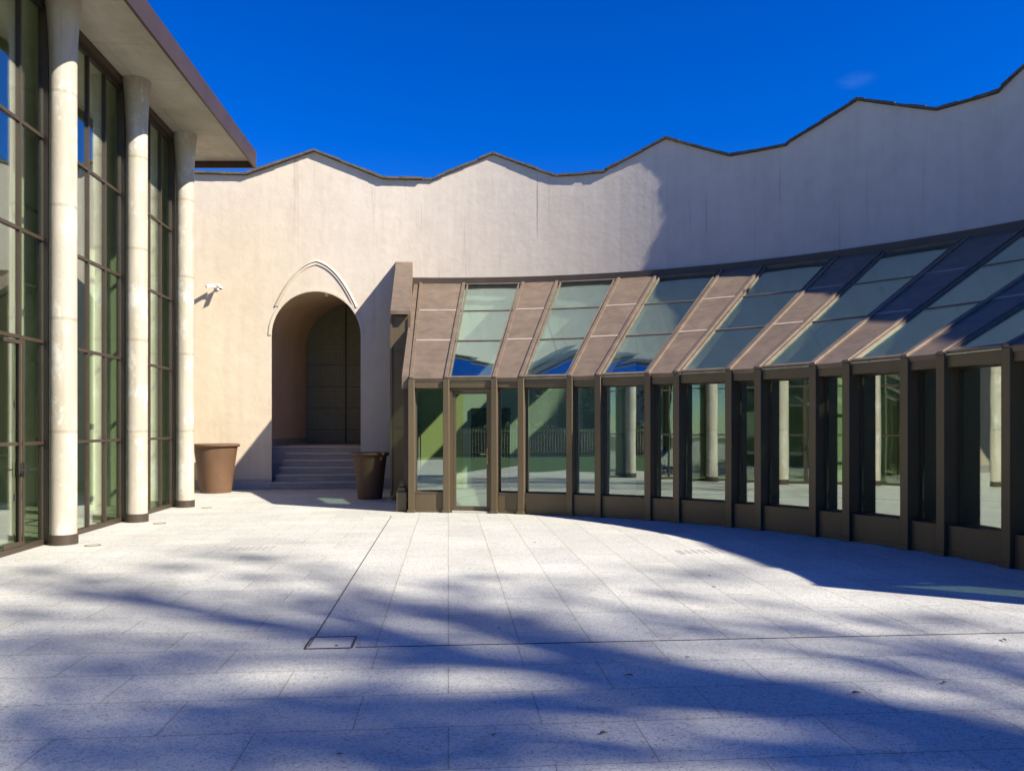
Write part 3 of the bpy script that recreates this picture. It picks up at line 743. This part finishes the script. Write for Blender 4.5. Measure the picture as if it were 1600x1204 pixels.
for k in range(13):
    z = zS + .1 + k*.5; sc_.box(V(PX(z) - 1.25, z, .01), .045*S, .03*S, (ZSF - .03)*S, .09)
for zz in TR: sc_.bar(V(PX(zS + .1) - 1.25, zS + .1, zz), V(PX(zN - .15) - 1.25, zN - .15, zz), .03*S, .03*S)
sc_.build('inner_screen', 'frame', pav)
rng = random.Random(11)
for k in range(9):                           # tall pale lining panels and fins standing behind the glass
    z = 3.8 + k*.68; x = PX(z) - rng.uniform(.55, 1.9)
    pn = MB(); pn.box(V(x, z, .01), rng.uniform(.05, .10)*S, rng.uniform(.10, .24)*S, (ZSF - .03)*S if k % 3 else 2.45*S, .09)
    pn.build('partition', 'panel' if k % 2 else 'room', pav)

# ------------------------------------------------------------------ planters
def planter(x, z, rt, rb, hgt, label):
    o = empty('planter_pot', V(x, z), label, 'planter', 'large terracotta pots beside the portal')
    m_ = MB(); rim = .075
    m_.lathe(V(x, z), [(rb, 0), (rb*1.01, .03), (rb + (rt*.93 - rb)*.5, hgt*.5), (rt*.93, hgt - rim), (rt*.90, hgt - rim - .03), (rt*.86, hgt - .1), (rb*.9, .1), (.001, .09)], 56, caps=False)
    m_.face([V(x, z) + Vector((rb*math.cos(-t), rb*math.sin(-t), .001)) for t in [2*math.pi*k/56 for k in range(56)]])
    body = m_.build('pot_body', 'terracotta', o)
    r_ = MB(); pr = []
    for q in np.linspace(0, 2*math.pi, 13)[:-1]: pr.append((rt*.955 + .045*math.cos(q), hgt - .04 + .038*math.sin(q)))
    pr.append(pr[0]); r_.lathe(V(x, z), pr, 56, caps=False); r_.build('rim', 'terracotta', o)
    s_ = MB(); s_.lathe(V(x, z, 0) + Vector((0, 0, hgt - .14)), [(rt*.85, 0), (.001, .02)], 40, caps=False); s_.build('soil', 'bark', o)
planter(-4.59, 11.90, .345*S, .228*S, .755*S, 'large rusty brown terracotta pot left of the portal, half in sun')
planter(-2.005, 10.85, .252*S, .170*S, .655*S, 'smaller dark brown terracotta pot right of the portal steps, in shade')

# ------------------------------------------------------------------ security cameras on the wall
scs = s_at(340); zc = 3.25
cmo = empty('security_camera', V(*W(scs), zc), 'pair of white security cameras on one bracket high on the cream wall', 'camera')
bp = MB(); P0 = V(*W(scs, 0), zc); nrm = (V(*W(scs, 1), zc) - P0).normalized(); sd = nrm.cross(Vector((0, 0, 1))) * -1
if sd.x < 0: sd = -sd
bp.box(P0 + nrm*.02 - Vector((0, 0, .045)), .08, .03, .09, .088)
bp.bar(P0 + nrm*.02, P0 + nrm*.19, .035, .035); bp.bar(P0 + nrm*.17 - sd*.075, P0 + nrm*.17 + sd*.075, .035, .035)
bp.build('bracket', 'white', cmo, .004)
for sg, yaw, tilt in ((-1, -.95, -.22), (1, .62, -.55)):
    d = (nrm*math.cos(yaw) + sd*math.sin(yaw)) * math.cos(tilt) + Vector((0, 0, math.sin(tilt)))
    a = P0 + nrm*.17 + sd*.08*sg + Vector((0, 0, .025)); h = MB()
    h.bar(a - d*.05, a + d*.15, .062, .06); h.bar(a - d*.05 + Vector((0, 0, .037)), a + d*.19 + Vector((0, 0, .037)), .078, .010)
    hh = h.build('housing', 'white', cmo, .008)
    l = MB(); l.tube([a + d*.151, a + d*.158], .022, 14); l.build('lens', 'black', hh)

# ------------------------------------------------------------------ things set in the paving
def gpt(xi, yi):
    d = yi - 668.0; return Vector(((xi - 800)/d*S, F/d*S, 0))
U = Vector((math.cos(ALPHA), math.sin(ALPHA), 0)); Wv = Vector((-math.sin(ALPHA), math.cos(ALPHA), 0))
def flat(mb, c, su, sv, z0, z1, m=0):
    q = [c + U*(a*su/2) + Wv*(b*sv/2) for a, b in ((-1, -1), (1, -1), (1, 1), (-1, 1))]
    mb.hexa([p + Vector((0, 0, z0)) for p in q], [p + Vector((0, 0, z1)) for p in q], m)
def strip(name, a, b, wd, label):
    m_ = MB(); a, b = Vector(a), Vector(b); d = (b - a).normalized(); n_ = Vector((d.y, -d.x, 0))*wd/2
    m_.hexa([a - n_ - Vector((0,0,.02)), a + n_ - Vector((0,0,.02)), b + n_ - Vector((0,0,.02)), b - n_ - Vector((0,0,.02))], [a - n_ + Vector((0,0,.004)), a + n_ + Vector((0,0,.004)), b + n_ + Vector((0,0,.004)), b - n_ + Vector((0,0,.004))])
    return tag(m_.build(name, 'gap'), label, 'drain')
strip('drain_slot', gpt(611.5, 806), gpt(482, 1011), .009, 'thin dark drain slot running from the veranda to the square cover')
strip('drain_slot', gpt(556, 1011), V(6.5, 4.06), .008, 'long thin dark drain slot crossing the paving to the right')
cv = empty('access_cover', gpt(517, 1003), 'square granite inlaid access cover with a dark frame in the paving', 'cover')
c = gpt(517.5, 1003.5); su, sv = .325, .30
m_ = MB()
for (dx, dy, a_, b_) in ((0, -sv/2, su, .014), (0, sv/2, su, .014), (-su/2, 0, .014, sv - .015), (su/2, 0, .014, sv - .015)):
    flat(m_, c + U*dx + Wv*dy, a_, b_, -.02, .0045)
m_.build('cover_frame', 'black', cv)
m_ = MB(); flat(m_, c, su - .03, sv - .03, -.02, .0035); m_.build('cover_plate', 'tread', cv)
m_ = MB(); m_.lathe(c + U*.05 - Wv*.09 + Vector((0, 0, .0036)), [(.014, 0), (.014, .002)], 12); m_.build('lift_hole', 'black', cv)
for (cx, cy, lab, ln) in ((394, 857, 'slotted drain grating of pale stone near the round columns', .58), (1096, 862, 'slotted drain grating at the edge of the veranda shadow', .58)):
    c = gpt(cx, cy); o = empty('drain_grating', c, lab, 'drain')
    m_ = MB(); flat(m_, c, ln, .36, -.02, .004); m_.build('grating_plate', 'tread', o)
    m_ = MB()
    for k in range(7): flat(m_, c + U*(-ln/2 + ln*(k + .5)/7), .022, .30, -.01, .0065)
    m_.build('slots', 'stone', o)
for k, (cx, cy) in enumerate(((145, 852), (249, 817.5), (323, 793))):
    lab = ('round recessed ground light before the nearest column', 'round recessed ground light before the middle column', 'round recessed ground light before the farthest column')[k]
    c = gpt(cx, cy); o = empty('ground_light', c, lab, 'light', 'recessed lights along the columns')
    m_ = MB(); m_.lathe(c, [(.10, -.02), (.10, .006), (.08, .007)], 28, caps=False); m_.build('ring', 'brass', o)
    m_ = MB(); m_.lathe(c, [(.08, -.02), (.08, .006)], 28); m_.build('lens', 'stone', o)
rng = random.Random(7)
for k, (cx, cy) in enumerate(((780, 982), (942, 1147), (1115, 918), (1075, 1028), (984, 1057), (1569, 1001), (1476, 1068), (1337, 1084), (771, 1150), (1108, 900), (836, 848), (530, 1180))):
    c = gpt(cx, cy) + Vector((0, 0, .006)); t = rng.uniform(0, 6.28); L = rng.uniform(.011, .026); wd = L*rng.uniform(.4, .6)
    a = Vector((math.cos(t), math.sin(t), 0)); n_ = Vector((-a.y, a.x, 0)); up = Vector((0, 0, 1))
    m_ = MB(); pts = []
    for q in range(10):
        th = 2*math.pi*q/10; pts.append(c + a*L*math.cos(th)*(1.25 if q == 0 else 1) + n_*wd*math.sin(th) + up*(.35*L*abs(math.sin(th)) + .002))
    top_ = [p + up*.002 for p in pts]; m_.face(top_); m_.face(pts[::-1])
    for q in range(10): m_.face([pts[q], pts[(q+1) % 10], top_[(q+1) % 10], top_[q]])
    m_.tube([c + a*L, c + a*L*1.7 + up*.006], .0014, 5)
    tag(m_.build('fallen_leaf', 'dryleaf'), 'small dry brown leaf lying loose on the pale paving', 'leaf', 'fallen leaves on the paving')

# ------------------------------------------------------------------ trees and garden behind the camera (shadows and reflections)
def tree(name, base, hgt, crown_c, crown_r, n_clump, leaves, label, group, seed, lsize=.2, trunk_r=.22, clump_r=1.0, leafmat='leaf'):
    rg = random.Random(seed); o = empty(name, base, label, 'tree', group); base = Vector(base)
    t_ = MB(); cc = base + Vector(crown_c); tip = Vector((cc.x, cc.y, base.z + hgt*.8))
    mid = base.lerp(tip, .45) + Vector((rg.uniform(-.4, .4), rg.uniform(-.4, .4), 0))
    t_.tube([base, base.lerp(mid, .5), mid, tip], [trunk_r*1.25, trunk_r, trunk_r*.75, trunk_r*.2], 10)
    cr = MB()
    for k in range(n_clump):
        while True:
            d = Vector((rg.uniform(-1, 1), rg.uniform(-1, 1), rg.uniform(-1, 1)))
            if .25 < d.length < 1: break
        ctr = cc + Vector((d.x*crown_r[0], d.y*crown_r[1], d.z*crown_r[2]))
        st_ = base.lerp(tip, rg.uniform(.4, .95)); mm = st_.lerp(ctr, .55) + Vector((0, 0, rg.uniform(-.3, .5)))
        t_.tube([st_, mm, ctr], [trunk_r*.3, trunk_r*.18, trunk_r*.06], 6)
        rr = clump_r * rg.uniform(.6, 1.3)
        for q in range(leaves):
            u = Vector((rg.gauss(0, .45), rg.gauss(0, .45), rg.gauss(0, .34))) * rr
            p = ctr + u; n_ = Vector((rg.uniform(-1, 1), rg.uniform(-1, 1), rg.uniform(-.4, 1))).normalized()
            a = n_.orthogonal().normalized(); b = n_.cross(a); th = rg.uniform(0, 6.28); a, b = a*math.cos(th) + b*math.sin(th), b*math.cos(th) - a*math.sin(th)
            l = lsize*rg.uniform(.6, 1.3)
            cr.face([p - a*l, p - b*l*.45, p + a*l, p + b*l*.45])
    t_.build('trunk', 'bark', o); cr.build('crown', leafmat, o)
    return o
PH = Vector((.906, -.423, 0)); PWv = Vector((.423, .906, 0))
def shade_at(p, w_): return PH*p + PWv*w_
def canopy(name, base, hgt, spots, label, group, seed, dens=1.0, lsize=.11, spread=3.0):
    """a tree whose leafy boughs hang at given places; each spot is (point on the paving it shades, radius)"""
    rg = random.Random(seed); base = Vector(base); o = empty(name, base, label, 'tree', group); t_ = MB(); cr = MB()
    tip = base + Vector((0, 0, hgt)); t_.tube([base, base.lerp(tip, .4) + Vector((.2, -.1, 0)), base.lerp(tip, .75), tip], [.36, .28, .2, .06], 10)
    for (gp, rr) in spots:
        dist = (base - gp).dot(PH) + rg.uniform(-spread, spread)
        ctr = gp + SUNV * (dist / math.hypot(SUNV.x, SUNV.y))
        st_ = base.lerp(tip, min(.95, max(.45, (ctr.z - base.z)/hgt - .12))); mm = st_.lerp(ctr, .55) + Vector((0, 0, .3))
        t_.tube([st_, mm, ctr], [.09, .06, .02], 6)
        for q in range(int(dens * 230 * (rr/.5)**2)):
            p = ctr + Vector((rg.gauss(0, .5), rg.gauss(0, .5), rg.gauss(0, .42))) * rr
            n_ = Vector((rg.uniform(-1, 1), rg.uniform(-1, 1), rg.uniform(-.4, 1))).normalized()
            a = n_.orthogonal().normalized(); b = n_.cross(a); th = rg.uniform(0, 6.28); a, b = a*math.cos(th) + b*math.sin(th), b*math.cos(th) - a*math.sin(th)
            l = lsize*rg.uniform(.6, 1.3); cr.face([p - a*l, p - b*l*.5, p + a*l, p + b*l*.5])
    t_.build('trunk', 'bark', o); cr.build('crown', 'leaf', o)
boughs = [(60,1160,.5),(180,1180,.55),(320,1150,.5),(430,1190,.5),(520,1130,.45),(620,1180,.6),(700,1110,.42),(760,1190,.5),(560,1085,.35),(420,1100,.32),(250,1100,.3),
          (30,1010,.45),(110,1050,.35),(20,955,.3),(480,935,.4),(580,945,.5),(680,950,.45),(760,975,.42),(850,990,.4),(930,1015,.3),(400,900,.28),(700,915,.3),(560,1000,.25),(650,1030,.25),
          (870,1025,.26),(930,1045,.24),(1000,1066,.22),(1070,1088,.2),(1150,1112,.2),(1230,1138,.2),(1310,1162,.2),(1400,1186,.22),(1480,1204,.22),
          (90,1095,.3),(200,1060,.22),(330,1040,.22),(1250,985,.18),(1400,1040,.2),(1300,1075,.2),(500,885,.2),(340,925,.2),(120,930,.2),(150,905,.28),(280,885,.28),(400,872,.26),(210,930,.24),(60,890,.3),(1050,930,.26),(1200,942,.2),(1350,962,.2),(1480,968,.2),(1560,1105,.24),(1480,1125,.2),(1000,1198,.2),(900,905,.2),(760,900,.22)]
canopy('plane_tree', shade_at(23, 3.4), 25, [(gpt(x, y), r) for x, y, r in boughs], 'tall loose crowned tree standing beyond the right end of the wall', 'shade trees beside the court', 3, .55, .10)
tree('plane_tree', shade_at(32.0, 4.6), 33, (0, 0, 28.0), (3.2, 3.2, 4.2), 9, 45, 'second tall tree standing farther behind the loose crowned tree', 'shade trees beside the court', 9, .17, .3, 1.2)
# garden seen in the reflections
def hedge(a, b, wd, hg, n, label, seed):
    rg = random.Random(seed); a, b = Vector(a), Vector(b); d = b - a; nn = Vector((-d.y, d.x, 0)).normalized()
    m_ = MB(); m_.bar(a + Vector((0, 0, hg*.45)), b + Vector((0, 0, hg*.45)), wd*.6, hg*.9)
    for k in range(n):
        t = rg.random(); p = a + d*t + nn*(rg.choice((-1, 1))*wd*.3 + rg.gauss(0, wd*.12)) + Vector((0, 0, hg*(rg.random()**.7)*(1 + .15*math.sin(t*23))))
        n_ = Vector((rg.uniform(-1, 1), rg.uniform(-1, 1), rg.uniform(-.3, 1))).normalized(); u = n_.orthogonal().normalized(); v = n_.cross(u); l = rg.uniform(.05, .13)
        m_.face([p - u*l, p - v*l*.6, p + u*l, p + v*l*.6])
    return tag(m_.build('hedge', 'hedge'), label, 'hedge')
hedge((-24, -7, 0), (-6, -13, 0), 1.6, 1.7, 6500, 'long dark green hedge at the far side of the lawn', 5)
hedge((-13, -15.5, 0), (14, -14, 0), 1.6, 4.7, 16000, 'tall dark hedge behind the court in front of the boundary wall', 6)
for k, (x, y, h_, lab) in enumerate(((-17, -19, 8, 'bushy green tree behind the lawn hedge'), (-9.5, -20.5, 11, 'tall green tree behind the middle of the hedge'), (-22, -16, 7, 'small round tree near the beige house'), (-2, -20.5, 11, 'broad green tree behind the court'))):
    tree('garden_tree', (x, y, 0), h_, (0, 0, h_*.62), (h_*.28, h_*.28, h_*.32), 46, 260, lab, 'garden trees behind the lawn', 20 + k, .13, .16, .95)
ho = empty('beige_house', (-24, -24, 0), 'beige rendered house with dark windows beyond the garden', 'house')
m_ = MB(); m_.box((-24, -24, 0), 20, 9, 9, -.35); m_.build('house_wall', 'beige', ho)
m_ = MB(); m_.box((-24, -24, 9), 20.8, 9.8, .35, -.35); m_.build('roof', 'slate', ho)
ca, sa_ = math.cos(-.35), math.sin(-.35)
for k in range(5):
    for z in (1.2, 4.2, 6.8):
        x, y = -7.6 + 3.8*k, 4.5
        m_ = MB(); m_.box((-24 + x*ca - y*sa_, -24 + x*sa_ + y*ca, z), 1.1, .12, 1.6, -.35); wi = m_.build('window', 'white', ho)
        y += .05; m_ = MB(); m_.box((-24 + x*ca - y*sa_, -24 + x*sa_ + y*ca, z + .08), .94, .06, 1.44, -.35); m_.build('pane', 'black', wi)
fo = empty('garden_fence', (-12, -9.6, 0), 'thin iron railing standing in front of the lawn hedge', 'fence')
m_ = MB(); a, b = Vector((-20, -7, 0)), Vector((-7, -11.3, 0))
for z in (.25, 1.35): m_.bar(a + Vector((0, 0, z)), b + Vector((0, 0, z)), .04, .04)
m_.build('rail', 'beige', fo)
m_ = MB()
for k in range(90): m_.box(a.lerp(b, k/89), .022, .022, 1.5)
m_.build('bars', 'beige', fo)
